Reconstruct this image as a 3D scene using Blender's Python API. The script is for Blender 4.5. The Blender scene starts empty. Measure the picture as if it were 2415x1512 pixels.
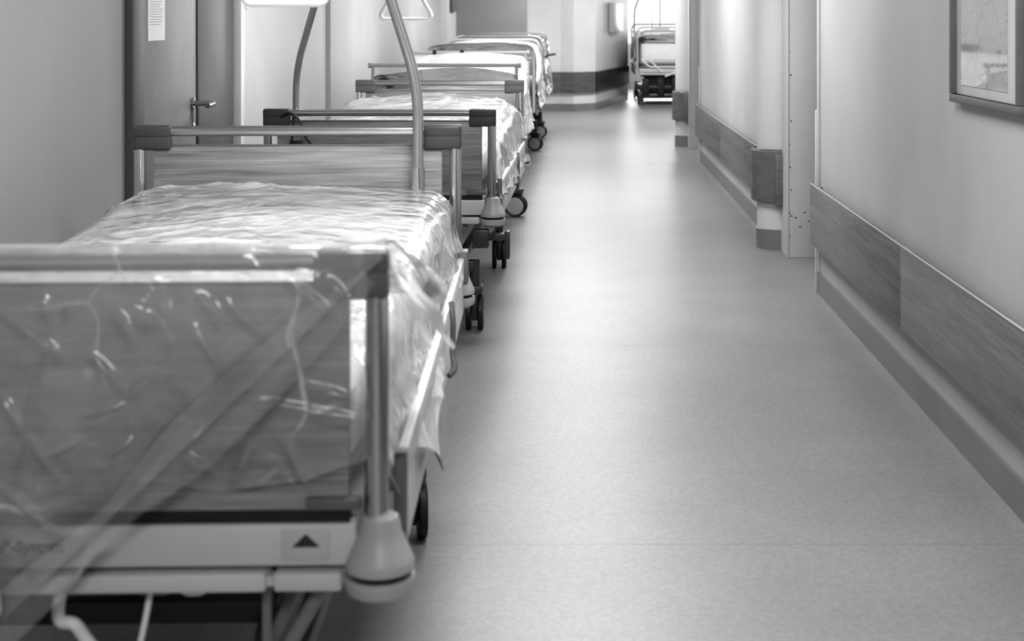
import bpy, bmesh, math, random
from mathutils import Vector, Matrix, noise
random.seed(4)
ZOOM = None
scene = bpy.context.scene
COL = scene.collection
scene.view_settings.view_transform = 'Standard'
try: scene.view_settings.look = 'Medium High Contrast'
except Exception: pass

# ------------------------------------------------------------------ materials
def new_mat(name):
    m = bpy.data.materials.new(name); m.use_nodes = True
    nt = m.node_tree
    return m, nt, nt.nodes["Principled BSDF"]
def g(v): return (v, v, v, 1)
def mat(name, c, rough=0.5, metal=0.0, spec=0.5, noise_s=0, noise_a=0.0, bump=0.0, stretch=(1,1,1), coat=0):
    m, nt, b = new_mat(name)
    b.inputs["Base Color"].default_value = g(c)
    b.inputs["Roughness"].default_value = rough
    b.inputs["Metallic"].default_value = metal
    b.inputs["Specular IOR Level"].default_value = spec
    b.inputs["Coat Weight"].default_value = coat
    if noise_s:
        tc = nt.nodes.new("ShaderNodeTexCoord"); mp = nt.nodes.new("ShaderNodeMapping")
        mp.inputs["Scale"].default_value = stretch
        n = nt.nodes.new("ShaderNodeTexNoise"); n.inputs["Scale"].default_value = noise_s; n.inputs["Detail"].default_value = 5
        r = nt.nodes.new("ShaderNodeMapRange")
        r.inputs[1].default_value = 0.3; r.inputs[2].default_value = 0.7
        r.inputs[3].default_value = c*(1-noise_a); r.inputs[4].default_value = min(1, c*(1+noise_a))
        nt.links.new(tc.outputs["Object"], mp.inputs[0]); nt.links.new(mp.outputs[0], n.inputs["Vector"])
        nt.links.new(n.outputs["Fac"], r.inputs[0]); nt.links.new(r.outputs[0], b.inputs["Base Color"])
        if bump:
            bp = nt.nodes.new("ShaderNodeBump"); bp.inputs["Strength"].default_value = bump; bp.inputs["Distance"].default_value = 0.005
            nt.links.new(n.outputs["Fac"], bp.inputs["Height"]); nt.links.new(bp.outputs[0], b.inputs["Normal"])
    return m
def wood(name, c, stretch, rough=0.38, amp=0.45):
    m, nt, b = new_mat(name)
    tc = nt.nodes.new("ShaderNodeTexCoord"); mp = nt.nodes.new("ShaderNodeMapping"); mp.inputs["Scale"].default_value = stretch
    n = nt.nodes.new("ShaderNodeTexNoise"); n.inputs["Scale"].default_value = 1.0; n.inputs["Detail"].default_value = 8; n.inputs["Roughness"].default_value = .62; n.inputs["Distortion"].default_value = .6
    n2 = nt.nodes.new("ShaderNodeTexNoise"); n2.inputs["Scale"].default_value = 5.0; n2.inputs["Detail"].default_value = 5
    a = nt.nodes.new("ShaderNodeMath"); a.operation = 'MULTIPLY_ADD'; a.inputs[1].default_value = .7
    r = nt.nodes.new("ShaderNodeMapRange"); r.inputs[1].default_value = 0.55; r.inputs[2].default_value = 1.15
    r.inputs[3].default_value = c*(1-amp); r.inputs[4].default_value = c*(1+amp)
    nt.links.new(tc.outputs["Object"], mp.inputs[0])
    for q in (n, n2): nt.links.new(mp.outputs[0], q.inputs["Vector"])
    nt.links.new(n2.outputs["Fac"], a.inputs[0]); nt.links.new(n.outputs["Fac"], a.inputs[2])
    nt.links.new(a.outputs[0], r.inputs[0]); nt.links.new(r.outputs[0], b.inputs["Base Color"])
    b.inputs["Roughness"].default_value = rough
    return m
def film(name, lo, hi, white=0.92, scale=3.0, bump=.8, crease=.55, rough=.12, facing=.25):
    # thin polythene: see-through, glossy, milky where it is creased
    m, nt, b = new_mat(name)
    N = nt.nodes.new; L = nt.links.new
    b.inputs["Base Color"].default_value = g(white); b.inputs["Roughness"].default_value = rough+.1
    b.inputs["Specular IOR Level"].default_value = .8
    tr = N("ShaderNodeBsdfTransparent"); mx = N("ShaderNodeMixShader")
    tc = N("ShaderNodeTexCoord")
    nd = N("ShaderNodeTexNoise"); nd.inputs["Scale"].default_value = scale*1.5; nd.inputs["Detail"].default_value = 2
    L(tc.outputs["Object"], nd.inputs["Vector"])
    sc = N("ShaderNodeVectorMath"); sc.operation = 'MULTIPLY_ADD'; sc.inputs[1].default_value = (.12, .12, .12)
    L(nd.outputs["Color"], sc.inputs[0]); L(tc.outputs["Object"], sc.inputs[2])
    hs = []
    for s in (scale, scale*2.3):
        v = N("ShaderNodeTexVoronoi"); v.feature = 'DISTANCE_TO_EDGE'; v.inputs["Scale"].default_value = s
        L(sc.outputs[0], v.inputs["Vector"]); hs.append(v)
    cr = N("ShaderNodeMapRange"); cr.interpolation_type = 'SMOOTHSTEP'
    cr.inputs[1].default_value = 0; cr.inputs[2].default_value = .022; cr.inputs[3].default_value = crease; cr.inputs[4].default_value = 0
    L(hs[0].outputs["Distance"], cr.inputs[0])
    big = N("ShaderNodeTexNoise"); big.inputs["Scale"].default_value = scale*.9; big.inputs["Detail"].default_value = 5; big.inputs["Roughness"].default_value = .6
    L(tc.outputs["Object"], big.inputs["Vector"])
    gate = N("ShaderNodeMapRange"); gate.inputs[1].default_value = .52; gate.inputs[2].default_value = .62; L(big.outputs["Fac"], gate.inputs[0])
    cm = N("ShaderNodeMath"); cm.operation = 'MULTIPLY'; L(cr.outputs[0], cm.inputs[0]); L(gate.outputs[0], cm.inputs[1])
    r = N("ShaderNodeMapRange"); r.inputs[1].default_value = 0.3; r.inputs[2].default_value = 0.75; r.inputs[3].default_value = lo; r.inputs[4].default_value = hi
    L(big.outputs["Fac"], r.inputs[0])
    lw = N("ShaderNodeLayerWeight"); lw.inputs["Blend"].default_value = 0.2
    ad = N("ShaderNodeMath"); ad.operation = 'MULTIPLY_ADD'; ad.inputs[1].default_value = facing
    L(lw.outputs["Facing"], ad.inputs[0]); L(r.outputs[0], ad.inputs[2])
    a2 = N("ShaderNodeMath"); a2.operation = 'ADD'; a2.use_clamp = True; L(ad.outputs[0], a2.inputs[0]); L(cm.outputs[0], a2.inputs[1])
    m1 = N("ShaderNodeMath"); m1.operation = 'MULTIPLY_ADD'; m1.inputs[1].default_value = .35
    L(hs[1].outputs["Distance"], m1.inputs[0]); L(hs[0].outputs["Distance"], m1.inputs[2])
    n3 = N("ShaderNodeTexNoise"); n3.inputs["Scale"].default_value = scale*1.6; n3.inputs["Detail"].default_value = 2; n3.inputs["Distortion"].default_value = 1.0
    L(tc.outputs["Object"], n3.inputs["Vector"])
    m2 = N("ShaderNodeMath"); m2.operation = 'MULTIPLY_ADD'; m2.inputs[1].default_value = .8; L(n3.outputs["Fac"], m2.inputs[0]); L(m1.outputs[0], m2.inputs[2])
    bp = N("ShaderNodeBump"); bp.inputs["Strength"].default_value = bump; bp.inputs["Distance"].default_value = 0.05
    L(m2.outputs[0], bp.inputs["Height"]); L(bp.outputs[0], b.inputs["Normal"])
    gl = N("ShaderNodeBsdfGlossy"); gl.inputs["Roughness"].default_value = rough; L(bp.outputs[0], gl.inputs["Normal"])
    fr = N("ShaderNodeFresnel"); fr.inputs["IOR"].default_value = 1.55; L(bp.outputs[0], fr.inputs["Normal"])
    mg = N("ShaderNodeMixShader")
    L(a2.outputs[0], mx.inputs[0]); L(tr.outputs[0], mx.inputs[1]); L(b.outputs[0], mx.inputs[2])
    L(fr.outputs[0], mg.inputs[0]); L(mx.outputs[0], mg.inputs[1]); L(gl.outputs[0], mg.inputs[2])
    L(mg.outputs[0], nt.nodes["Material Output"].inputs[0])
    return m

M_wall = mat("wall_paint", .58, .6, noise_s=1.6, noise_a=.06)
M_wall2 = mat("wall_paint_grey", .47, .6, noise_s=1.6, noise_a=.08)
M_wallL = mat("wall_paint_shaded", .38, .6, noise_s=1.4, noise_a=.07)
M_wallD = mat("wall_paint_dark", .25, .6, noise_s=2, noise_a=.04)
M_ceil = mat("ceiling_paint", .7, .8, noise_s=4, noise_a=.02)
M_base = mat("baseboard_vinyl", .18, .4, noise_s=3, noise_a=.08)
M_door = wood("door_laminate", .24, (2, 2, .6), .5, .15)
M_doorD = mat("door_dark", .12, .5, noise_s=3, noise_a=.1)
M_frame = mat("door_frame_grey", .09, .5, noise_s=5, noise_a=.05)
M_white = mat("white_plastic", .8, .35, noise_s=6, noise_a=.03)
M_sticker = mat("sticker_plastic", .50, .4, noise_s=6, noise_a=.03)
M_enam = mat("light_enamel", .56, .3, noise_s=6, noise_a=.03)
M_bump = mat("grey_moulded_plastic", .40, .4, noise_s=8, noise_a=.04)
M_brk = mat("dark_grey_plastic", .07, .45, noise_s=12, noise_a=.08)
M_brkL = mat("mid_grey_plastic", .13, .45, noise_s=12, noise_a=.08)
M_steel = mat("brushed_steel", .66, .20, 1.0, noise_s=4, noise_a=.1, stretch=(.3, 30, 30))
M_steelV = mat("brushed_steel_post", .66, .16, 1.0, noise_s=4, noise_a=.1, stretch=(30, 30, .3))
M_pole = mat("pole_metal", .50, .2, .8, noise_s=5, noise_a=.06)
M_chrome = mat("chrome", .4, .15, 1.0, noise_s=5, noise_a=.04)
M_black = mat("black_rubber", .012, .5, noise_s=20, noise_a=.2)
M_under = mat("undercarriage_paint", .05, .4, noise_s=6, noise_a=.1)
M_strut = mat("strut_paint", .20, .4, noise_s=6, noise_a=.1)
M_fabric = mat("white_linen", .86, .8, noise_s=30, noise_a=.05, bump=.3)
M_woodH = wood("bed_wood", .27, (1.1, 5, 26), .4, .58)
M_woodY = wood("guard_wood", .16, (6, 1.0, 22), .4, .42)
M_woodX = wood("guard_wood_front", .14, (1.8, 6, 26), .4, .30)
M_film = film("clear_film", .12, .32, scale=4.2, bump=.40, crease=.55)
M_filmH = film("clear_film_hem", .06, .20, scale=4.0, bump=.2, crease=.2, rough=.2, facing=.1)
M_film1 = film("clear_film_single", .08, .26, scale=3.4, bump=.35, crease=.45)
M_film2 = film("film_over_bedding", .32, .62, scale=4.8, bump=.24, crease=.4, facing=.4, rough=.10)
M_film3 = film("milky_film", .5, .85, scale=4.5, bump=.3, rough=.2, facing=.4)
M_paper = mat("paper", .85, .7, noise_s=10, noise_a=.02)
M_ink = mat("ink", .03, .6, noise_s=10, noise_a=.1)

def floor_mat():
    m, nt, b = new_mat("linoleum")
    tc = nt.nodes.new("ShaderNodeTexCoord")
    n = nt.nodes.new("ShaderNodeTexNoise"); n.inputs["Scale"].default_value = 90; n.inputs["Detail"].default_value = 6
    n2 = nt.nodes.new("ShaderNodeTexNoise"); n2.inputs["Scale"].default_value = 2.2; n2.inputs["Detail"].default_value = 6
    nt.links.new(tc.outputs["Object"], n.inputs["Vector"]); nt.links.new(tc.outputs["Object"], n2.inputs["Vector"])
    r = nt.nodes.new("ShaderNodeMapRange"); r.inputs[1].default_value = .3; r.inputs[2].default_value = .7; r.inputs[3].default_value = .195; r.inputs[4].default_value = .255
    nt.links.new(n.outputs["Fac"], r.inputs[0])
    sx = nt.nodes.new("ShaderNodeSeparateXYZ"); nt.links.new(tc.outputs["Object"], sx.inputs[0])
    a = nt.nodes.new("ShaderNodeMath"); a.operation = 'ADD'; a.inputs[1].default_value = 13 - 3.68 + 2.24*10
    md = nt.nodes.new("ShaderNodeMath"); md.operation = 'MODULO'; md.inputs[1].default_value = 2.24
    lt = nt.nodes.new("ShaderNodeMath"); lt.operation = 'LESS_THAN'; lt.inputs[1].default_value = .006
    nt.links.new(sx.outputs["Y"], a.inputs[0]); nt.links.new(a.outputs[0], md.inputs[0]); nt.links.new(md.outputs[0], lt.inputs[0])
    k = nt.nodes.new("ShaderNodeMath"); k.operation = 'MULTIPLY_ADD'; k.inputs[1].default_value = -.25; k.inputs[2].default_value = 1
    nt.links.new(lt.outputs[0], k.inputs[0])
    mu = nt.nodes.new("ShaderNodeMath"); mu.operation = 'MULTIPLY'
    nt.links.new(r.outputs[0], mu.inputs[0]); nt.links.new(k.outputs[0], mu.inputs[1])
    v = nt.nodes.new("ShaderNodeMapRange"); v.inputs[1].default_value = .25; v.inputs[2].default_value = .75; v.inputs[3].default_value = .91; v.inputs[4].default_value = 1.09
    nt.links.new(n2.outputs["Fac"], v.inputs[0])
    mu2 = nt.nodes.new("ShaderNodeMath"); mu2.operation = 'MULTIPLY'; nt.links.new(mu.outputs[0], mu2.inputs[0]); nt.links.new(v.outputs[0], mu2.inputs[1])
    nt.links.new(mu2.outputs[0], b.inputs["Base Color"])
    b.inputs["Roughness"].default_value = .38
    return m
M_floor = floor_mat()

# ------------------------------------------------------------------ mesh builder
def fillet(pts, r, n=6):
    pts = [Vector(p) for p in pts]; out = [pts[0]]
    for i in range(1, len(pts)-1):
        a, p, c = pts[i-1], pts[i], pts[i+1]
        d1 = (a-p); d2 = (c-p); rr = min(r, d1.length*.49, d2.length*.49)
        s = p + d1.normalized()*rr; e = p + d2.normalized()*rr
        for k in range(n+1):
            t = k/n; out.append(s*(1-t)**2 + p*2*t*(1-t) + e*t*t)
    out.append(pts[-1]); return out

class MB:
    def __init__(s): s.v = []; s.f = []
    def add(s, vs, fs):
        o = len(s.v); s.v += [Vector(v) for v in vs]; s.f += [tuple(i+o for i in f) for f in fs]
    def box(s, x0, x1, y0, y1, z0, z1, bev=0.0, rot=None, seg=2):
        bm = bmesh.new(); bmesh.ops.create_cube(bm, size=1)
        bmesh.ops.scale(bm, vec=(abs(x1-x0), abs(y1-y0), abs(z1-z0)), verts=bm.verts)
        if bev: bmesh.ops.bevel(bm, geom=list(bm.edges), offset=bev, segments=seg, profile=.5, affect='EDGES')
        c = Vector(((x0+x1)/2, (y0+y1)/2, (z0+z1)/2))
        bm.verts.index_update()
        vs = [(rot @ v.co if rot else v.co) + c for v in bm.verts]
        s.add(vs, [[v.index for v in f.verts] for f in bm.faces]); bm.free(); return s
    def tube(s, pts, r, seg=14, closed=False):
        pts = [Vector(p) for p in pts]; n = len(pts)
        up = None; vs = []
        for i, p in enumerate(pts):
            if closed: t = (pts[(i+1) % n]-pts[i-1]).normalized()
            else: t = (pts[min(i+1, n-1)]-pts[max(i-1, 0)]).normalized()
            if up is None:
                up = Vector((0, 0, 1)) if abs(t.z) < .9 else Vector((0, 1, 0))
            up = (up - t*up.dot(t)).normalized(); w = t.cross(up)
            rr = r[i] if isinstance(r, (list, tuple)) else r
            for k in range(seg):
                a = 2*math.pi*k/seg; vs.append(p + up*math.cos(a)*rr + w*math.sin(a)*rr)
        fs = []
        for i in range(n if closed else n-1):
            j = (i+1) % n
            for k in range(seg):
                k2 = (k+1) % seg; fs.append((i*seg+k, i*seg+k2, j*seg+k2, j*seg+k))
        if not closed:
            fs.append(tuple(range(seg))); fs.append(tuple(range((n-1)*seg, n*seg)))
        s.add(vs, fs); return s
    def lathe(s, prof, c=(0, 0, 0), axis='z', seg=28):
        c = Vector(c); vs = []; n = len(prof)
        for (r, h) in prof:
            for k in range(seg):
                a = 2*math.pi*k/seg; x, y = r*math.cos(a), r*math.sin(a)
                vs.append(c + (Vector((x, y, h)) if axis == 'z' else Vector((h, x, y)) if axis == 'x' else Vector((x, h, y))))
        fs = []
        for i in range(n-1):
            for k in range(seg):
                k2 = (k+1) % seg; fs.append((i*seg+k, i*seg+k2, (i+1)*seg+k2, (i+1)*seg+k))
        fs.append(tuple(range(seg))); fs.append(tuple(range((n-1)*seg, n*seg)))
        s.add(vs, fs); return s
    def surf(s, fn, nu, nv, disp=None):
        P = [[Vector(fn(i/nu, j/nv)) for j in range(nv+1)] for i in range(nu+1)]
        vs = []
        for i in range(nu+1):
            for j in range(nv+1):
                p = P[i][j]
                if disp:
                    du = P[min(i+1, nu)][j]-P[max(i-1, 0)][j]; dv = P[i][min(j+1, nv)]-P[i][max(j-1, 0)]
                    nn = du.cross(dv)
                    if nn.length > 1e-9: nn.normalize()
                    p = p + nn*disp(p)
                vs.append(p)
        fs = []
        for i in range(nu):
            for j in range(nv):
                a = i*(nv+1)+j; fs.append((a, a+1, a+nv+2, a+nv+1))
        s.add(vs, fs); return s
    def superell(s, c, a, b, h, e1=.25, e2=.25, nu=48, nv=24, disp=None):
        c = Vector(c)
        def sp(x, e): return math.copysign(abs(x)**e, x)
        vs = []; fs = []
        for j in range(nv+1):
            ph = -math.pi/2 + math.pi*j/nv
            for i in range(nu):
                th = 2*math.pi*i/nu
                v = Vector((a*sp(math.cos(ph), e1)*sp(math.cos(th), e2), b*sp(math.cos(ph), e1)*sp(math.sin(th), e2), h*sp(math.sin(ph), e1)))
                if disp: v = v + Vector((0, 0, disp(v+c)))
                vs.append(v+c)
        for j in range(nv):
            for i in range(nu):
                i2 = (i+1) % nu; fs.append((j*nu+i, j*nu+i2, (j+1)*nu+i2, (j+1)*nu+i))
        s.add(vs, fs); return s
    def obj(s, name, m, parent=None, label=None, category=None, kind=None, group=None, angle=35):
        xs = [[v[k] for v in s.v] for k in range(3)]
        c = Vector([(min(q)+max(q))/2 for q in xs])
        me = bpy.data.meshes.new(name); me.from_pydata([v-c for v in s.v], [], s.f)
        bm = bmesh.new(); bm.from_mesh(me); bmesh.ops.remove_doubles(bm, verts=bm.verts, dist=1e-6)
        bmesh.ops.recalc_face_normals(bm, faces=bm.faces); bm.to_mesh(me); bm.free()
        me.shade_smooth(); me.set_sharp_from_angle(angle=math.radians(angle))
        me.materials.append(m)
        o = bpy.data.objects.new(name, me); COL.objects.link(o); o.location = c
        if parent:
            o.parent = parent
            off = Vector((0, 0, 0))
            if parent.get("_c") is not None: off = Vector(parent["_c"])
            o.location = c - off
        o["_c"] = list(c)
        if label: o["label"] = label
        if category: o["category"] = category
        if kind: o["kind"] = kind
        if group: o["group"] = group
        return o

def struct(name, m, *boxes, bev=0):
    b = MB()
    for q in boxes: b.box(*q, bev=bev)
    return b.obj(name, m, kind="structure", label=name.split('.')[0].replace('_', ' ')+" of the hospital corridor, plain painted surface")

# ------------------------------------------------------------------ room
H = 2.6
LX = -1.65; RX = 1.22
struct("floor", M_floor, (-4, 8, -3, 29, -.1, 0))
struct("ceiling", M_ceil, (-4, 8, -3, 29, H, H+.1))
struct("wall_back", M_wall, (-2, 2.2, -3.1, -3, 0, H))
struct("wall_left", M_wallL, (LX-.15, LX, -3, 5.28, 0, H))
struct("wall_left", M_wall, (LX-.15, LX, 7.04, 9.6, 0, H), (LX-.15, LX, 5.28, 7.04, 2.12, H))
struct("wall_left", M_wall2, (LX-.15, LX+.03, 9.6, 20.0, 0, H))
struct("wall_right", M_wall2, (RX, RX+.15, -3, 7.07, 0, H))
struct("wall_right", M_wall, (RX, RX+.8, 8.12, 13.6, 0, H))
struct("wall_right", M_wall, (RX, RX+.8, 14.96, 16.6, 0, H))
struct("wall_right", M_wall2, (RX+.8, RX+.95, 7.0, 16.6, 0, H), (RX+.15, RX+.8, 7.0, 7.07, 0, H))
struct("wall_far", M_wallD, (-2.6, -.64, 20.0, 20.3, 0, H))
def poly_wall(name, pts, z0, z1, m, th=.15, kind="structure", label=None, category=None, bev=0):
    b = MB(); n = len(pts); P = [Vector((x, y, 0)) for x, y in pts]
    off = []
    for i in range(n):
        t = (P[min(i+1, n-1)]-P[max(i-1, 0)]).normalized(); nrm = Vector((-t.y, t.x, 0)); off.append(P[i]+nrm*th)
    vs = []
    for a, q in zip(P, off):
        vs += [a+Vector((0, 0, z0)), a+Vector((0, 0, z1)), q+Vector((0, 0, z1)), q+Vector((0, 0, z0))]
    fs = []
    for i in range(n-1):
        for k in range(4):
            k2 = (k+1) % 4; fs.append((i*4+k, i*4+k2, (i+1)*4+k2, (i+1)*4+k))
    fs += [(0, 1, 2, 3), tuple((n-1)*4+k for k in range(4))]
    b.add(vs, fs)
    return b.obj(name, m, kind=kind, label=label or name.replace('_', ' ')+" of the hospital corridor", category=category, angle=12)
far_pts = [(-.68, 21.0), (-.17, 21.0), (.02, 20.95), (.34, 21.2), (.93, 24.0)]
poly_wall("wall_far", far_pts, 0, H, M_wall, .2)
struct("wall_far", M_wall2, (.73, .93, 24.0, 28, 0, H))
struct("wall_far", M_wall, (-2.0, -.64, 20.3, 21.2, 0, H))
struct("wall_far", M_wall, (.9, 1.0, 28, 28.15, 0, H), (.9, 6, 28, 28.15, 0, .85), (.9, 6, 28, 28.15, 2.45, H), (2.9, 3.1, 28, 28.15, .85, 2.45))
struct("wall_right", M_wall, (6, 6.15, 16.6, 28.15, 0, H), (RX+.8, 6.1, 16.45, 16.6, 0, H))
wf = MB()
for x in (1.02, 1.55, 2.2, 2.87): wf.box(x-.025, x+.025, 28.02, 28.08, .85, 2.45, .005)
for z in (.875, 2.425): wf.box(1.0, 2.9, 28.02, 28.08, z-.025, z+.025, .005)
wf.obj("window_1", M_white, kind="structure", label="bright white-framed window at the corridor end")
for (x0, x1, y0, y1) in [(LX, LX+.012, -3, 5.28), (LX, LX+.012, 7.04, 9.6), (LX+.03, LX+.042, 9.6, 20)]:
    struct("baseboard_left", M_base, (x0, x1, y0, y1, 0, .105))
for (x0, x1, y0, y1) in [(RX-.012, RX, -3, 7.07), (RX-.012, RX, 8.6, 13.6), (RX-.012, RX, 15.3, 16.6)]:
    struct("baseboard_right", M_base, (x0, x1, y0, y1, 0, .105))
poly_wall("baseboard_far", [(x, y-.012) for x, y in far_pts], 0, .11, M_base, .012)
def trims():
    k = 1
    for y in (7.07, 13.6):
        b = MB().box(RX-.012, RX+.03, y-.03, y+.012, .105, H, .003)
        b.box(RX-.02, RX+.04, y-.01, y+.02, 0, .9, .002)
        b.obj("trim_%d" % k, M_wall, kind="structure", label="painted metal corner profile on the wall edge"); k += 1
    for y in (8.12, 14.96):
        b = MB().box(RX-.004, RX+.17, y-.02, y, 0, H, .004)
        b.box(RX-.006, RX+.004, y-.024, y+.01, 0, H, .002)
        b.obj("trim_%d" % k, M_wall, kind="structure", label="white painted end face of the wall"); k += 1
        b = MB()
        for i in range(9):
            b.box(RX+.004+random.random()*.01, RX+.010+random.random()*.01, y-.0215, y-.019, .12+i*.13, .123+i*.13+random.random()*.006)
        for i in range(6):
            b.box(RX+.01+i*.025, RX+.025+i*.025, y-.0215, y-.019, .235+.02*(i % 2)-.03*(i % 3), .239+.02*(i % 2)-.03*(i % 3))
        b.obj("trim_%d" % k, M_ink, kind="structure", label="scuff marks along the wall edge"); k += 1
trims()

def guard(y0, y1, joints=()):
    b = MB(); e = [y0]+list(joints)+[y1]
    for i in range(len(e)-1):
        b.box(RX-.055, RX-.033, e[i]+.002, e[i+1]-.002, .25, .545, .005)
    b.box(RX-.034, RX, y0+.02, y0+.05, .27, .46); b.box(RX-.034, RX, y1-.05, y1-.02, .27, .53)
    y = y0+1
    while y < y1-.5: b.box(RX-.034, RX, y, y+.04, .27, .46); y += 1.2
    o = b.obj("wall_guard", M_woodY, label="long wood-grain bumper board along the corridor wall", category="wall guard", group="wooden wall guards")
    MB().box(RX-.056, RX-.050, y0, y1, .5435, .5465, .001).obj("highlight_strip", M_enam, parent=o, label="pale thin strip painting the highlight along the top edge")  # pale colour paints the highlight on the board's upper edge
    return o
guard(-2.9, 7.03, (1.0, 3.2, 5.1))
guard(8.75, 13.62, (11.3,))
poly_wall("wall_guard", [(x+.0, y-.05) for x, y in far_pts[:4]], .275, .574, wood("guard_wood_far", .10, (1.8, 6, 24)), .03, kind=None, label="wood-grain bumper board on the angled far wall", category="wall guard")
poly_wall("wall_guard", [(.37, 21.16), (.95, 23.95)], .275, .574, wood("guard_wood_shaded", .02, (1.8, 6, 24)), .03, kind=None, label="wood bumper board on the receding wall, shade put into its colour", category="wall guard")  # same wood as the other guards, backlit shade painted into the colour
def column(y):
    b = MB().lathe([(.125, 0.0), (.125, H)], (RX, y, 0), seg=40)
    o = b.obj("pillar", M_wall, label="white round half-column at the corridor wall", category="pillar", group="round corridor pillars")
    MB().lathe([(.131, 0), (.131, .115), (.126, .118)], (RX, y, 0), seg=40).obj("base_strip", M_base, parent=o, label="dark grey vinyl strip around the column foot")
    b = MB(); R0, R1 = .155, .175
    n = 24; vs = []; fs = []
    prof = [(R0, .285), (R0+.005, .28), (R1-.006, .28), (R1, .286), (R1, .576), (R1-.006, .583), (R0+.005, .583), (R0, .578)]
    path = []
    for i in range(n+1):
        th = math.pi*.5 + math.pi*i/n
        path.append((math.cos(th), math.sin(th)))
    K = len(prof)
    for (cx, sy) in path:
        for (r, z) in prof: vs.append(Vector((RX+.015+cx*r, y+sy*r, z)))
    for i in range(n):
        for k in range(K):
            k2 = (k+1) % K; fs.append((i*K+k, i*K+k2, (i+1)*K+k2, (i+1)*K+k))
    fs += [tuple(range(K)), tuple(n*K+k for k in range(K))]
    b.add(vs, fs)
    for zz in (.29, .5): b.box(RX-.02, RX+.02, y-.16, y-.11, zz, zz+.05)
    o2 = b.obj("column_guard", M_woodX, label="curved wood-grain bumper wrapped round the column", category="wall guard", group="curved column guards")
    MB().box(RX-.045, RX+.02, y-.195, y-.174, .262, .565, .006).obj("guard_wing", M_woodX, parent=o2)
    MB().tube([(RX+.015+cx*(R0+.008), y+sy*(R0+.008), .584) for cx, sy in path], .005, 6).obj("rim", M_brk, parent=o2, label="dark thin upper rim")
column(8.50); column(15.25)

fr = MB()
fr.box(LX-.02, LX+.03, 5.28, 5.43, 0, 2.12, .004)
fr.box(LX-.02, LX+.03, 5.28, 7.04, 2.06, 2.12, .004)
fr.obj("trim_20", M_frame, kind="structure", label="dark grey steel door frame")
MB().box(LX-.02, LX+.035, 6.99, 7.06, 0, 2.06, .003).obj("trim_21", M_white, kind="structure", label="light door frame edge")
d1 = MB().box(LX-.03, LX+.005, 5.435, 6.27, .01, 2.055, .004).obj("door_1", M_door, kind="structure", label="grey laminate corridor door leaf with chrome lever handle")
d2 = MB().box(LX-.03, LX-.002, 6.285, 6.985, .01, 2.055, .004).obj("door_2", M_doorD, kind="structure", label="darker grey second door leaf")
MB().box(LX-.028, LX+.010, 6.27, 6.300, .01, 2.055).obj("trim_22", M_black, kind="structure", label="black strip standing in for the dark gap between the door leaves")  # no real seal: black strip paints the gap between the leaves
hd = MB()
hy = 6.2
hd.lathe([(.026, 0), (.026, .010), (.011, .012), (.011, .05), (.012, .055)], (LX+.005, hy, .985), 'x', 20)
hd.tube(fillet([(LX+.05, hy, .985), (LX+.10, hy+.0, .985), (LX+.104, hy-.13, .983)], .02), .0115)
hd.tube([(LX+.006, hy, .99), (LX+.006, hy, .88)], .007, 8)
hd.lathe([(.022, 0), (.022, .010), (.008, .012)], (LX+.005, hy, .88), 'x', 18)
hd.obj("door_handle", M_chrome, parent=d1, label="chrome lever handle with round rosettes")
MB().box(RX+.76, RX+.8, 7.12, 8.07, .01, 2.1, .005).obj("door_3", M_door, kind="structure", label="grey laminate door in the wall niche")
MB().box(RX+.76, RX+.8, 13.68, 14.9, .01, 2.1, .005).obj("door_4", M_door, kind="structure", label="grey laminate door in the far niche")
pp = MB().box(LX+.0055, LX+.007, 5.55, 5.78, 1.265, 1.60).obj("notice_paper", M_paper, label="white printed notice sheet taped on the grey door", category="paper")
tx = MB(); z = 1.58
while z > 1.32:
    if random.random() > .12:
        y = 5.575; e = 5.75 - random.random()*.06
        while y < e:
            w = .008+random.random()*.018; tx.box(LX+.007, LX+.0075, y, min(y+w, e+.004), z-.0022, z); y += w+.005
    z -= .010
tx.obj("printed_text", M_brkL, parent=pp, label="small dark printed lines")
sw = MB().box(LX, LX+.03, 7.12, 7.21, 1.40, 1.49, .006).obj("light_switch", M_white, label="white wall switch box beside the door", category="light switch")
MB().box(LX+.03, LX+.036, 7.135, 7.195, 1.415, 1.475, .004).obj("rocker", M_enam, parent=sw)
MB().box(LX+.03, LX+.07, 18.9, 19.6, 1.45, 1.95, .01).obj("wall_cabinet", M_brkL, label="small dark cabinet on the long wall", category="cabinet")
pb = MB()
t = Vector((.59, 2.8, 0)).normalized(); nr = Vector((t.y, -t.x, 0))
c = Vector((.635, 22.6, 1.37)) + nr*.05
rot = Matrix.Rotation(math.atan2(t.y, t.x), 3, 'Z')
pb.box(c.x-.42, c.x+.42, c.y-.04, c.y+.04, 1.14, 1.60, .01, rot=rot)
pb.obj("panel_box", M_bump, label="grey rectangular panel box on the angled far wall", category="electrical box")

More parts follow.
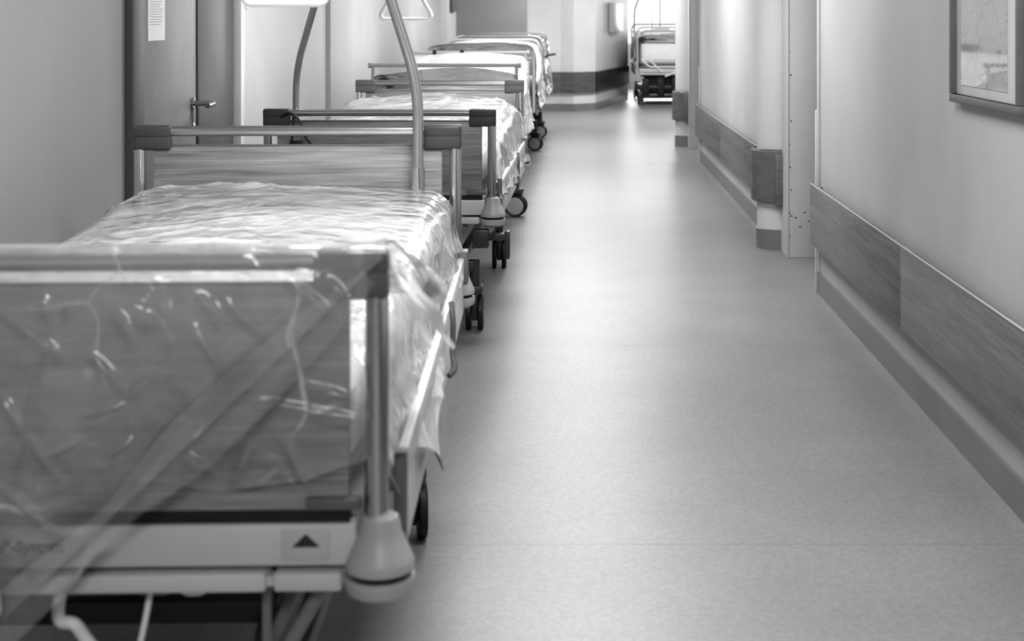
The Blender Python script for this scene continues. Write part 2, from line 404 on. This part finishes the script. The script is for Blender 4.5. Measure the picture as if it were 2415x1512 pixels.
f = MB(); y0, y1, z0, z1 = 3.83, 4.53, 1.09, 1.85; w = .026
f.box(RX-.03, RX, y0, y1, z0, z0+w, .004); f.box(RX-.03, RX, y0, y1, z1-w, z1, .004)
f.box(RX-.03, RX, y0, y0+w, z0+w, z1-w, .004); f.box(RX-.03, RX, y1-w, y1, z0+w, z1-w, .004)
fo = f.obj("framed_picture", M_brkL, label="framed drawing with slim grey frame and reflecting glass on wall", category="picture")
mp_, nt, b = new_mat("picture_print")
tc = nt.nodes.new("ShaderNodeTexCoord"); n = nt.nodes.new("ShaderNodeTexVoronoi"); n.feature = 'DISTANCE_TO_EDGE'; n.inputs["Scale"].default_value = 11
nn = nt.nodes.new("ShaderNodeTexNoise"); nn.inputs["Scale"].default_value = 9; nn.inputs["Detail"].default_value = 4
ad = nt.nodes.new("ShaderNodeVectorMath"); ad.operation = 'MULTIPLY_ADD'; ad.inputs[1].default_value = (.16, .16, .16)
nt.links.new(nn.outputs["Color"], ad.inputs[0]); nt.links.new(tc.outputs["Object"], ad.inputs[2])
nt.links.new(tc.outputs["Object"], nn.inputs["Vector"]); nt.links.new(ad.outputs[0], n.inputs["Vector"])
rr = nt.nodes.new("ShaderNodeMapRange"); rr.inputs[1].default_value = 0; rr.inputs[2].default_value = .02; rr.inputs[3].default_value = .2; rr.inputs[4].default_value = .38
nt.links.new(n.outputs["Distance"], rr.inputs[0]); nt.links.new(rr.outputs[0], b.inputs["Base Color"])
b.inputs["Roughness"].default_value = .03; b.inputs["Specular IOR Level"].default_value = 1.0
MB().box(RX-.012, RX-.002, y0+w, y1-w, z0+w, z1-w).obj("mat_board", M_sticker, parent=fo, label="pale mat board")
MB().box(RX-.014, RX-.011, y0+w+.12, y1-w-.05, z0+w+.03, z1-w-.03).obj("drawing", mp_, parent=fo, label="faint line drawing behind glass")

# ------------------------------------------------------------------ beds
def rid(p, s):
    return (1-abs(noise.noise(p*s))*2.2)
def wrinkle(amp, s=5, seed=0.0, fine=1.0):
    o = Vector((seed*3.1, seed*1.7, seed))
    def f(p):
        q = p+o
        q = q + Vector((noise.noise(q*2), noise.noise(q*2+Vector((9, 0, 0))), 0))*.12
        gate = max(0, min(1, noise.noise(q*1.7+Vector((3, 3, 3)))*2+.45))
        a = max(0, rid(q, s))**6*.6*gate + fine*max(0, rid(q+Vector((5, 2, 1)), s*1.9))**7*.3*gate
        b = noise.noise(q*s*.45)*1.0
        return amp*(a+b)
    return f

def caster(root, x, y, yaw, r=.075, top=.30):
    R = Matrix.Rotation(yaw, 3, 'Z'); c = Vector((x, y, 0))
    def tr(mb):
        mb.v = [R @ v + c for v in mb.v]; return mb
    w = MB()
    w.box(-.013, .013, -.045, .045, .045, r*2+.03, .006)
    w.box(-.036, .036, -.05, .055, r*2+.006, r*2+.045, .012)
    w.box(-.012, .012, .04, .11, r*2+.005, r*2+.02, .005)
    w.lathe([(.022, r*2+.03), (.022, top)], (0, 0, 0), seg=16)
    o = tr(w).obj("caster", M_under, parent=root, label="grey swivel caster with black tyres")
    for sx in (-.026, .026):
        t = MB().lathe([(r-.012, -.009), (r-.005, -.012), (r, -.007), (r, .007), (r-.005, .012), (r-.012, .009)], (sx, 0, r), 'x', 28)
        tr(t).obj("tyre", M_black, parent=o, label="black rubber tyre")
        h = MB().lathe([(.014, -.0115), (r-.022, -.010), (r-.0125, -.0085), (r-.0125, .0085), (r-.022, .010), (.014, .0115)], (sx, 0, r), 'x', 24)
        tr(h).obj("hub", M_bump, parent=o)

def wood_board(root, y, zt, zp, zb, postb, name, pm, bump_on=True, side=1):
    o = MB().box(-.44, .44, y-.009, y+.009, zb, zp, .004).obj(name, pm, parent=root, label="wood-grain panel between steel posts")
    MB().tube([(-.40, y, zt-.018), (.40, y, zt-.018)], .016, 18).obj("top_rail", M_steel, parent=o, label="brushed steel top rail")
    MB().tube([(-.43, y, zp+.002), (.43, y, zp+.002)], .004, 8).obj("panel_edge", M_brkL, parent=o)
    for sx in (-1, 1):
        b = MB().box(sx*.385, sx*.5, y-.022, y+.022, zt-.038, zt, .009, seg=3)
        b.box(sx*.385, sx*.5, y-.020, y+.020, zt-.076, zt-.028, .009, seg=3)
        b.obj("corner_bracket", M_brk if name == "headboard" else M_brkL, parent=o, label="dark grey plastic corner piece")
        MB().tube([(sx*.481, y, zt-.07), (sx*.481, y, postb)], .0185, 20).obj("post", M_steelV, parent=o, label="steel tube post")
        if bump_on:
            b = MB().lathe([(.020, .124), (.028, .121), (.031, .112), (.033, .098), (.040, .082), (.050, .060), (.053, .052), (.053, .042)], (sx*.487, y-.005*side, postb-.118), 'z', 32)
            b.lathe([(.053, .032), (.055, .022), (.051, .008), (.038, 0)], (sx*.487, y-.005*side, postb-.118), 'z', 32)
            bo = b.obj("bumper", M_bump, parent=o, label="light grey conical roller bumper")
            MB().lathe([(.046, .043), (.046, .031)], (sx*.487, y-.005*side, postb-.118), 'z', 32).obj("groove", M_black, parent=o, label="black groove ring")
    return o

def tube_board(root, y, zt, name, rr=.10, m=None, inner=True, panel=True):
    m = m or M_enam
    b = MB().tube(fillet([(-.48, y, .5), (-.48, y, zt), (.48, y, zt), (.48, y, .5)], rr, 8), .014, 12)
    if inner: b.tube([(-.48, y, zt-.13), (.48, y, zt-.13)], .011, 10)
    o = b.obj(name, m, parent=root, label="rounded tubular metal end frame")
    if panel: MB().box(-.44, .44, y-.006, y+.006, .62, zt-.15, .004).obj("panel", M_enam, parent=o)
    return o

def bed(xc, y0, yaw, L, kind, group_label, near=.995, far=1.025, near_is_head=False, wheels=((.1, 0, .43), (1.6, 0, .43)), panel=True):
    root = bpy.data.objects.new("hospital_bed", None); COL.objects.link(root)
    root.location = (xc, y0, 0); root.rotation_euler = (0, 0, yaw); root.empty_display_size = .3
    root["label"] = group_label; root["category"] = "bed"; root["group"] = "hospital beds parked along the corridor"
    fz = .51
    b = MB()
    b.box(-.452, .452, -.012, .03, fz, fz+.065, .006)
    b.box(-.452, .452, L-.03, L+.012, fz, fz+.065, .006)
    for sx in (-1, 1): b.box(sx*.40, sx*.45, .03, L-.03, fz+.0, fz+.07, .006)
    for i in range(5): b.box(-.40, .40, .2+i*(L-.4)/4-.02, .2+i*(L-.4)/4+.02, fz+.03, fz+.06)
    b.box(-.42, .42, .07, L-.07, fz+.07, fz+.095, .004)
    fo = b.obj("bed_frame", M_enam, parent=root, label="light enamelled steel bed frame")
    b = MB().box(-.44, .314, -.02, .02, fz-.037, fz-.008, .006); b.box(.325, .43, -.02, .02, fz-.037, fz-.008, .006); b.box(.31, .33, -.01, .01, fz-.03, fz-.015)
    b.obj("lower_bar", M_enam, parent=root, label="light lower cross bar")
    MB().box(-.44, .44, -.004, .02, fz+.065, fz+.088).obj("shadow_gap_strip", M_black, parent=root, label="black strip standing in for the shaded gap above the end beam")  # black strip paints the shade in the gap between panel and beam
    if kind == 'wood':
        for sx in (-1, 1):
            MB().box(sx*.375, sx*.458, -.022, .0, .598, .617, .004).obj("panel_clip", M_brkL, parent=root, label="small grey locking clip")
    b = MB()
    for sx in (-1, 1):
        b.box(sx*.30, sx*.34, wheels[0][0]-.03, wheels[1][0]+.03, .25, .29, .005)
        R = Matrix.Rotation(math.radians(20), 3, 'X')
        b.box(sx*.24, sx*.27, .25, 1.05, .38, .42, .004, rot=R)
        R = Matrix.Rotation(math.radians(-20), 3, 'X')
        b.box(sx*.20, sx*.23, .75, 1.75, .38, .42, .004, rot=R)
    for (wy, _, wx) in wheels: b.box(-wx, wx, wy-.025, wy+.025, .255, .30, .006)
    b.box(-.08, .08, .4, 1.4, .36, .44, .01)
    b.box(-.27, .27, .33, .37, .28, .32, .004); b.box(-.27, .27, L-.5, L-.46, .44, .5, .004)
    b.obj("undercarriage", M_under, parent=root, label="dark grey lifting undercarriage")
    for (wy, wr, wx) in wheels:
        for sx in (-1, 1): caster(root, sx*wx, wy, wr if sx > 0 else -wr+.4)
    for sx in (-1, 1):
        b = MB()
        b.box(sx*.498, sx*.516, .10, L-.12, .585, .64, .005); b.box(sx*.498, sx*.512, .10, L-.12, .47, .572, .005)
        b.box(sx*.502, sx*.508, .12, L-.14, .565, .59)
        for yy in (.3, L/2, L-.35): b.box(sx*.45, sx*.50, yy-.03, yy+.03, .53, .57, .004)
        r = b.obj("side_rail", M_enam, parent=root, label="lowered light metal side rail")
        if kind == 'wood':
            h = MB().tube(fillet([(sx*.52, 1.30, .655), (sx*.527, 1.27, .62), (sx*.526, 1.25, .54), (sx*.535, 1.22, .51), (sx*.52, 1.20, .50)], .02), .007, 10)
            h.obj("latch", M_brk, parent=r, label="dark curved release latch")
            MB().box(sx*.500, sx*.520, .07, .105, .45, .66, .005).obj("rail_end_bracket", M_brkL, parent=r, label="grey end bracket")
            MB().box(sx*.500, sx*.526, L-.16, L-.10, .56, .66, .005).obj("rail_end_bracket", M_brkL, parent=r, label="grey end bracket")
    if kind == 'wood':
        hn = "headboard" if near_is_head else "footboard"; fn = "footboard" if near_is_head else "headboard"
        wood_board(root, 0, near, near-.055, .595, .582, hn, M_woodH)
        wood_board(root, L, far, far-.065, .595, .582, fn, M_woodH, side=-1)
    elif kind == 'bar':
        for (yy, zt, nm) in ((0, near, "footboard"), (L, far, "headboard")):
            b = MB().tube([(-.5, yy, zt), (.5, yy, zt)], .013, 12)
            for sx in (-1, 1):
                b.lathe([(.018, -.012), (.018, .012)], (sx*.5, yy, zt), 'x', 14)
                b.tube([(sx*.48, yy, zt), (sx*.48, yy, .55)], .012, 12)
            o = b.obj(nm, M_bump, parent=root, label="slim light metal bar on two posts")
            MB().box(-.45, .45, yy-.006, yy+.006, .6, zt-.16, .004).obj("panel", M_white, parent=o)
            if nm == "headboard":
                for xx in (-.28, -.05): MB().box(xx-.014, xx+.014, yy-.022, yy+.02, zt-.03, zt+.022, .004).obj("clamp", M_black, parent=o, label="black clamp")
    else:
        tube_board(root, 0, near, "footboard", panel=panel); tube_board(root, L, far, "headboard")
    return root

def bed_xf(root): 
    return Matrix.Translation(root.location) @ Matrix.Rotation(root.rotation_euler[2], 4, 'Z')
def place(mb, root):
    M = bed_xf(root); mb.v = [M @ v for v in mb.v]; return mb

def bedding(root, L, film_m, seed, hump=0, top=.79, full_near=None, full_far=None, hangR=.60, hangL=.6, flare=.0, amp=.012, rightx=.475, dens=1.0, flap=False, c=.09, crown=.03, s=5, wn=.16):
    m = MB().superell((0, L/2, (.606+top-.012)/2), .435, L/2-.06, (top-.012-.606)/2, .3, .12, 64, 16)
    place(m, root).obj("mattress", M_fabric, label="white mattress on hospital bed", category="mattress", group="bed mattresses")
    d = MB().superell((0, L/2, top-.004), .38, L/2-.10, .018, .6, .18, 80, 20, disp=lambda p: noise.noise(p*4+Vector((seed, 0, 0)))*.005+ hump*.8*math.exp(-((p.y-L+.45)/.30)**2)*(1 if p.z > top else 0))
    place(d, root).obj("duvet", M_fabric, label="folded white duvet lying under plastic film", category="duvet", group="bed duvets")
    zt0 = top+.038
    def ztop(y):
        z = zt0 + .008*math.sin(y*3+seed) + hump*math.exp(-((y-L+.45)/.30)**2)
        if full_near: z = max(z, zt0 + (full_near-zt0)*math.exp(-((y)/wn)**2))
        if full_far: z = max(z, zt0 + (full_far-zt0)*math.exp(-((L-y)/.16)**2))
        return z
    ya = -.03 if full_near else .05; yb = L+.03 if full_far else L-.04
    W = rightx
    def fn(u, v):
        y = ya+(yb-ya)*v
        zt = ztop(y)
        zl = hangL + .03*noise.noise(Vector((y*3, seed, 0)))
        zr = hangR + .05*noise.noise(Vector((y*3, seed, 4)))
        if flap: zr -= .13*math.exp(-((y-.60)/.16)**2)
        lh = zt-c-zl; rh = zt-c-zr; top_l = 2*(W-c)
        if u < .15: t = u/.15; return (-W-.012*(1-t), y, zl+lh*t)
        if u < .25:
            a = (u-.15)/.10*math.pi/2; return (-W+c-c*math.cos(a), y, zt-c+c*math.sin(a))
        if u < .68:
            t = (u-.25)/.43; return (-W+c+top_l*t, y, zt+crown*math.sin(t*math.pi))
        if u < .78:
            a = (u-.68)/.10*math.pi/2; return (W-c+c*math.sin(a), y, zt-c+c*math.cos(a))
        t = (u-.78)/.22
        fl = flare*t*t*(.4+.6*math.exp(-((y-.6)/.25)**2)) if flap else flare*t*t
        return (W+.018*t+fl+.012*t*math.sin(y*14+seed), y, zt-c-rh*t)
    wr = wrinkle(amp, s, seed)
    nu, nv = int(110*dens), int(210*dens)
    sf = MB().surf(fn, nu, nv, wr)
    return place(sf, root).obj("plastic_cover", film_m, label="crumpled clear plastic film draped over bed", category="plastic cover", group="plastic bed covers", angle=180)

# bed 1
b1 = bed(-.783, 2.2, math.radians(1.51), 2.2, 'wood', "hospital bed with wood-grain end boards wrapped in clear plastic", .995, 1.025, wheels=((.1, .1, .40), (1.52, .15, .405)))
bedding(b1, 2.2, M_film2, 1.3, flap=True, flare=.05, amp=.025, rightx=.478, hangR=.60, dens=1.6, c=.09, crown=.024, s=3.0, top=.785)
def ridge_disp(lines, w1, wd=.006, h=.012):
    def disp(p):
        d = w1(p)
        for (a, b) in lines:
            ax, az = a; bx, bz = b; vx, vz = bx-ax, bz-az; L2 = vx*vx+vz*vz
            t = ((p.x-ax)*vx+(p.z-az)*vz)/L2
            if -.1 < t < 1.1:
                t = max(0, min(1, t)); dd = math.hypot(p.x-ax-vx*t, p.z-az-vz*t)
                d += h*math.exp(-(dd/wd)**2)*math.sin(math.pi*(t*.94+.03))
        return -d*.8
    return disp
def drape():
    Z0 = .993
    def fa(u, v):
        x = -.66 + 1.24*u
        zlow = .60 + .05*math.sin(x*5) + .02*math.sin(x*17)
        if x > .25: zlow = zlow*(1-(x-.25)/.33) + (.665+.02*math.sin(x*30))*((x-.25)/.33)
        yb = .03*max(0, (x-.46)/.12)*6
        dr = .10*max(0, (x-.50)/.08)
        if v < .25:
            t = v/.25; return (x, .42-.40*t, .85+(Z0-.85)*t**1.6-dr)
        if v < .33:
            a = (v-.25)/.08*math.pi; return (x, .026*math.cos(a)-.004+yb, Z0+.010*math.sin(a)-dr)
        t = (v-.33)/.67; zt = Z0-dr
        return (x, -.030-.012*math.sin(t*math.pi)*(1+.4*math.sin(x*9+1))+yb, zt-(zt-zlow)*t)
    la = [((.29, .775), (.50, .735)), ((.36, .80), (.48, .765)), ((.50, .74), (.57, .76)), ((.2, .90), (.27, .80)), ((.12, .97), (.16, .90)), ((.25, .93), (.33, .86)), ((.32, .98), (.42, .90)), ((.40, .97), (.44, .92)), ((.18, .70), (.24, .66)), ((.34, .72), (.40, .60)), ((.26, .64), (.30, .72))]
    def soft(f):
        def g2(p):
            return f(p)*max(0.12, min(1, (Z0-.02-p.z)/.05)) if p.y < .03 else f(p)*.5
        return g2
    sa = MB().surf(fa, 240, 170, soft(ridge_disp(la, wrinkle(.012, 2.6, 5.1))))
    place(sa, b1)
    d1o = sa.obj("film_drape", M_film1, label="clear plastic sheet hanging over the bed footboard", category="plastic cover", group="plastic bed covers", angle=180)
    def fn(u, v):
        x = -.66 + 1.155*u
        k = max(0, (.49-x)/.508)
        zlow = max(.985 - k*.485, .30+.03*math.sin(x*20))
        if v < .08:
            a = v/.08*math.pi*.5+math.pi*.5; return (x, .030*math.cos(a)-.006, .998+.008*math.sin(a))
        t = (v-.08)/.92
        return (x, -.050-.020*math.sin(t*math.pi)*(1+.4*math.sin(x*9+1))*min(1, k*2.5), .998-(.998-zlow)*t)
    lines = [((-.09, .93), (.03, .845)), ((-.03, .736), (-.075, .80)), ((-.03, .736), (-.06, .62)), ((-.03, .736), (.025, .66)), ((-.03, .736), (.0, .88)), ((.166, .95), (.178, .90)), ((-.01, .95), (.0, .90)), ((.09, .70), (.13, .73)), ((.06, .86), (.11, .81)), ((-.07, .66), (.0, .60)), ((.02, .91), (.05, .95)), ((.22, .94), (.26, .90)), ((.12, .80), (.16, .84)), ((.05, .76), (.12, .78)), ((.10, .92), (.13, .87)), ((.0, .70), (.06, .73))]
    w1 = wrinkle(.011, 2.4, 7.7)
    s = MB().surf(fn, 240, 240, soft(ridge_disp(lines, w1)))
    place(s, b1)
    s.obj("outer_fold", M_film, parent=d1o, label="doubled diagonal fold of clear film", angle=180)
    A = Vector((.478, -.072, .965)); B = Vector((-.32, -.078, .215)); dr = (B-A).normalized(); pn = Vector((dr.z, 0, -dr.x))
    def fh(u, v):
        p = A + (B-A)*u; wd = (.036+.010*math.sin(u*9)+.005*math.sin(u*23))*min(1, .35+u*3)
        q = p + pn*(v-.5)*2*wd; q.y -= .006*math.sin(math.pi*v) + .003*math.sin(u*30+v*4)
        return q
    MBh = MB().surf(fh, 160, 16)
    place(MBh, b1).obj("hem_fold", M_filmH, parent=d1o, label="soft hazy hem of the film", angle=180)
    bn = MB().superell((0, 0, 0), .045, .03, .05, 1, 1, 60, 40)
    wr = wrinkle(.05, 22, 3.3)
    bn.v = [v*(1+wr(v)*9) + Vector((-.095, -.105, .505)) for v in bn.v]
    place(bn, b1).obj("film_bunch", M_film3, parent=d1o, label="bunched crumpled film at the hem", angle=180)
drape()
st = MB().box(.338, .411, -.0145, -.0122, .520, .566, .001).obj("sticker", M_sticker, parent=b1, label="pale sticker with black arrow sign")
ar = MB(); ax = .3745
ar.add([(ax-.0215, -.0152, .541), (ax+.0215, -.0152, .541), (ax, -.0152, .561), (ax-.0215, -.0146, .541), (ax+.0215, -.0146, .541), (ax, -.0146, .561)], [(0, 1, 2), (3, 5, 4), (0, 3, 4, 1), (1, 4, 5, 2), (2, 5, 3, 0)])
ar.obj("arrow_mark", M_ink, parent=st)
cu = bpy.data.curves.new("beam_lettering", 'FONT'); cu.body = "L&B-System"; cu.size = .025; cu.extrude = .0004; cu.offset = .0009
to = bpy.data.objects.new("tmp_text", cu); COL.objects.link(to)
bpy.context.view_layer.update()
me = bpy.data.meshes.new_from_object(to.evaluated_get(bpy.context.evaluated_depsgraph_get()))
bpy.data.objects.remove(to)
to = bpy.data.objects.new("beam_lettering", me); COL.objects.link(to); me.materials.clear(); me.materials.append(M_ink)
to.parent = b1; to.location = (-.116, -.0136, .537); to.rotation_euler = (math.pi/2, 0, 0); to["label"] = "dark printed lettering"
b = MB()
b.tube(fillet([(-.002, .02, .485), (-.010, .01, .445), (-.004, -.005, .425), (.022, -.01, .428), (.030, .0, .405), (.06, .01, .36), (.09, .02, .30)], .02), .010, 12)
b.obj("hook_tube", M_white, parent=b1, label="light bent tube hook under the frame")
b = MB().tube(fillet([(.125, .05, .475), (.120, .03, .42), (.10, .03, .33)], .03), .005, 10)
b.tube(fillet([(.17, .03, .475), (.18, .02, .46), (.21, .02, .46), (.22, .03, .475)], .02), .006, 10)
b.obj("wire_loop", M_white, parent=b1, label="light wire loop under the frame")
MB().box(.10, .15, .05, .09, .44, .50, .008).obj("clamp_block", M_strut, parent=b1)
MB().box(.295, .308, .05, .07, .2, .50, .003).obj("lift_strut", M_strut, parent=b1, label="grey metal strut under the frame")
MB().tube([(.41, .04, .49), (.30, .04, .30)], .012, 12).obj("lift_strut", M_strut, parent=b1, label="grey metal strut under the frame")
MB().tube([(.37, .12, .50), (.28, .12, .30)], .010, 12).obj("lift_strut", M_strut, parent=b1, label="grey metal strut under the frame")

def trapeze(root, sx, y, zb, zbend, arm_y, hx, hz, hw, r=.0165):
    p = [(sx*.37, y, zb), (sx*.37, y, zbend), (sx*.37-sx*.30, y-.10, zbend+.98), (sx*.02, y-.5, zbend+1.16), (hx, arm_y, zbend+1.18)]
    po = MB().tube(fillet(p, .10, 8), r, 16)
    po = po.obj("trapeze_pole", M_pole, parent=root, label="tall bent grey metal trapeze pole")
    MB().tube([(sx*.37, y, zb), (sx*.37, y, zb+.28)], .021, 16).obj("pole_sleeve", M_steelV, parent=po)
    MB().box(hx-.012, hx+.012, arm_y-.002, arm_y+.002, hz+.20, zbend+1.18).obj("strap", M_white, parent=po, label="pale hanging strap")
    h = fillet([(hx, arm_y, hz+.21), (hx-.03, arm_y, hz+.19), (hx-hw/2, arm_y, hz+.02), (hx-hw/2+.01, arm_y, hz), (hx+hw/2-.01, arm_y, hz), (hx+hw/2, arm_y, hz+.02), (hx+.03, arm_y, hz+.19), (hx, arm_y, hz+.21)], .02, 5)
    MB().tube(h, .0105, 12).obj("trapeze_handle", M_white, parent=po, label="white triangular grab handle")
trapeze(b1, 1, 2.15, .62, 1.15, 1.5, .08, 1.391, .215)

b2 = bed(-.827, 6.15, math.radians(-1.0), 2.35, 'wood', "wood-panelled hospital bed with trapeze pole under plastic", .965, .99, near_is_head=True, wheels=((.1, .05, .40), (1.65, .08, .40)))
bedding(b2, 2.35, M_film2, 4.4, hump=.07, amp=.024, rightx=.485, hangR=.56, flare=.02, c=.09, s=3.0)
trapeze(b2, -1, .05, .62, 1.13, .85, .0, 1.35, .25, r=.015)
cb = MB().tube(fillet([(-.42, -.02, .93), (-.38, -.04, .955), (-.33, -.05, .92), (-.31, -.05, .84), (-.27, -.05, .80), (-.26, -.05, .78)], .05), .005, 8)
cb.tube(fillet([(-.37, -.02, .93), (-.36, -.05, .86), (-.38, -.05, .80), (-.33, -.05, .78)], .04), .005, 8)
cb.box(-.37, -.33, -.05, -.02, .80, .83, .005)
cb.obj("hand_control_cable", M_black, parent=b2, label="black control cable looped at the pole")
cp = []
for i in range(140):
    t = i/139; a = t*2*math.pi*14
    base = Vector((.40+.13*t, -.02, .38+.0*t + .12*t*t))
    cp.append(base+Vector((math.sin(a)*.004, math.cos(a)*.008, math.sin(a)*.008)))
MB().tube(cp, .004, 6).obj("coiled_cable", M_brk, parent=b2, label="dark coiled power cable")
b = MB().box(.40, .47, -.02, .03, .37, .45, .008); b.box(.535, .558, .0, .05, .32, .44, .006); b.box(.44, .54, .0, .03, .40, .43, .004)
b.obj("pedal_block", M_under, parent=b2, label="dark grey brake pedal block")

b3 = bed(-.855, 9.6, math.radians(.4), 2.4, 'bar', "hospital bed with slim light end bars wrapped in plastic", 1.04, 1.07, wheels=((.2, math.radians(80), .47), (1.75, math.radians(70), .34)))
bedding(b3, 2.4, M_film3, 7.1, hump=.04, amp=.024, rightx=.50, hangR=.50, flare=.02, full_near=.99, full_far=1.04, dens=.8, s=3.6, wn=.4, c=.07)
b4 = bed(-.83, 13.0, 0.0, 2.15, 'tube', "tubular-framed hospital bed wrapped in milky plastic", 1.12, 1.13, wheels=((.1, 1.4, .34), (1.7, 1.3, .45)))
bedding(b4, 2.15, M_film3, 2.7, hump=.05, amp=.03, rightx=.495, hangR=.50, flare=.02, full_near=1.11, full_far=1.10, dens=.7, wn=.3)
b5 = bed(-.81, 15.55, math.radians(-.5), 2.2, 'tube', "tubular hospital bed under plastic with dark side lever", 1.16, 1.17, wheels=((.7, 1.45, .44), (1.9, 1.2, .36)))
bedding(b5, 2.2, M_film3, 9.9, hump=.08, amp=.03, rightx=.495, hangR=.50, flare=.02, full_near=1.16, full_far=1.14, dens=.7, wn=.3)
MB().tube(fillet([(.45, .3, .90), (.55, .25, .955), (.62, .2, .965)], .03), .012, 10).obj("lever", M_brk, parent=b5, label="dark adjusting lever")
b6 = bed(1.50, 22.5, 0, 2.1, 'tube', "white tubular hospital bed standing before the bright window", 1.22, 1.26, wheels=((.1, .6, .42), (1.8, .3, .42)), panel=False)
bedding(b6, 2.1, M_film3, 5.5, hump=.06, amp=.04, rightx=.48, hangR=.68, hangL=.72, top=1.0, full_near=1.08, dens=.6)
pl = MB().superell((-.08, .26, 1.10), .34, .17, .09, .8, .6, 40, 24, disp=lambda p: noise.noise(p*7)*.05)
place(pl, b6).obj("pillow", M_fabric, label="rumpled white pillow lying on the bed end", category="pillow")
b = MB()
b.tube(fillet([(-.42, -.03, .72), (.45, -.03, .72), (.45, -.03, .60), (-.30, -.03, .60), (-.42, -.03, .72)], .04), .014, 10)
b.tube([(-.3, -.03, .72), (-.1, -.03, .52)], .012, 8); b.tube([(-.05, -.03, .45), (.4, -.03, .62)], .012, 8)
b.obj("foot_bracket", M_white, parent=b6, label="white tubular foot bracket")
b = MB()
for x in (-.40, -.16, .06, .30): b.box(x, x+.11, .06, .14, .14+.03*math.sin(x*9), .46+.05*math.cos(x*7), .01)
b.box(-.42, .42, .07, .12, .44, .49, .008); b.box(-.42, .42, .08, .12, .10, .16, .008); b.box(-.42, .42, .12, 1.6, .2, .28, .008); b.box(-.3, .3, .15, .2, .16, .5, .008); b.box(-.3, .3, 1.5, 1.55, .1, .5, .008)
b.obj("dark_fill", M_black, parent=b6, label="black blocks added for the darkness beneath the bed")  # made-up blocks that fill the space under the bed with black
b = MB().tube(fillet([(-.44, 2.05, .6), (-.44, 2.05, 1.5), (-.28, 2.0, 1.95), (-.1, 1.6, 2.1)], .1), .014, 10)
b.tube([(.0, 2.06, .7), (.0, 2.06, 2.1)], .010, 8)
b.obj("trapeze_pole", M_pole, parent=b6, label="thin grey metal pole")

# ------------------------------------------------------------------ lights
def area(name, loc, sx, sy, power, rot=(0, 0, 0)):
    l = bpy.data.lights.new(name, 'AREA'); l.shape = 'RECTANGLE'; l.size = sx; l.size_y = sy; l.energy = power
    o = bpy.data.objects.new(name, l); COL.objects.link(o); o.location = loc; o.rotation_euler = rot; return o
for i, y in enumerate((-1.0, 3.0, 7.0, 11.0, 15.0, 19.0)):
    MB().box(-.53, .57, y-.45, y+.45, H-.06, H, .008).obj("ceiling_light", M_white, label="unseen light fixture added to brighten the far bed", category="ceiling light", group="corridor ceiling lights")
    area("ceiling_lamp", (.02, y, H-.07), 1.0, .8, 60)
MB().box(1.4, 2.6, 19.8, 20.2, H-.06, H, .008).obj("ceiling_light", M_white, label="unseen light fixture added to brighten the far bed", category="ceiling light", group="corridor ceiling lights")
area("ceiling_lamp", (2.0, 20.0, H-.07), 1.1, .4, 75)  # extra unseen lamp, added to light the far bedding from the front
area("window_daylight", (2.4, 28.4, 1.7), 3.0, 1.7, 240, (math.radians(-90), 0, 0))
w = bpy.data.worlds.new("sky"); scene.world = w; w.use_nodes = True
w.node_tree.nodes["Background"].inputs[0].default_value = (1, 1, 1, 1); w.node_tree.nodes["Background"].inputs[1].default_value = 1.2

# ------------------------------------------------------------------ camera
cam = bpy.data.cameras.new("camera"); co = bpy.data.objects.new("camera", cam); COL.objects.link(co)
co.location = (0, 0, 1.35); co.rotation_euler = (math.pi/2, 0, 0)
K, CX, CY = ZOOM or (1, 1207.5, 756)
cam.sensor_width = 36; cam.lens = 36*3380/2415*K
cam.shift_x = K*(CX-1350)/2415; cam.shift_y = -K*(CY-45)/2415
cam.dof.use_dof = True; cam.dof.focus_distance = 6.0; cam.dof.aperture_fstop = 4.5*K
cam.clip_start = .05
scene.camera = co
for o in bpy.data.objects:
    if "_c" in o: del o["_c"]
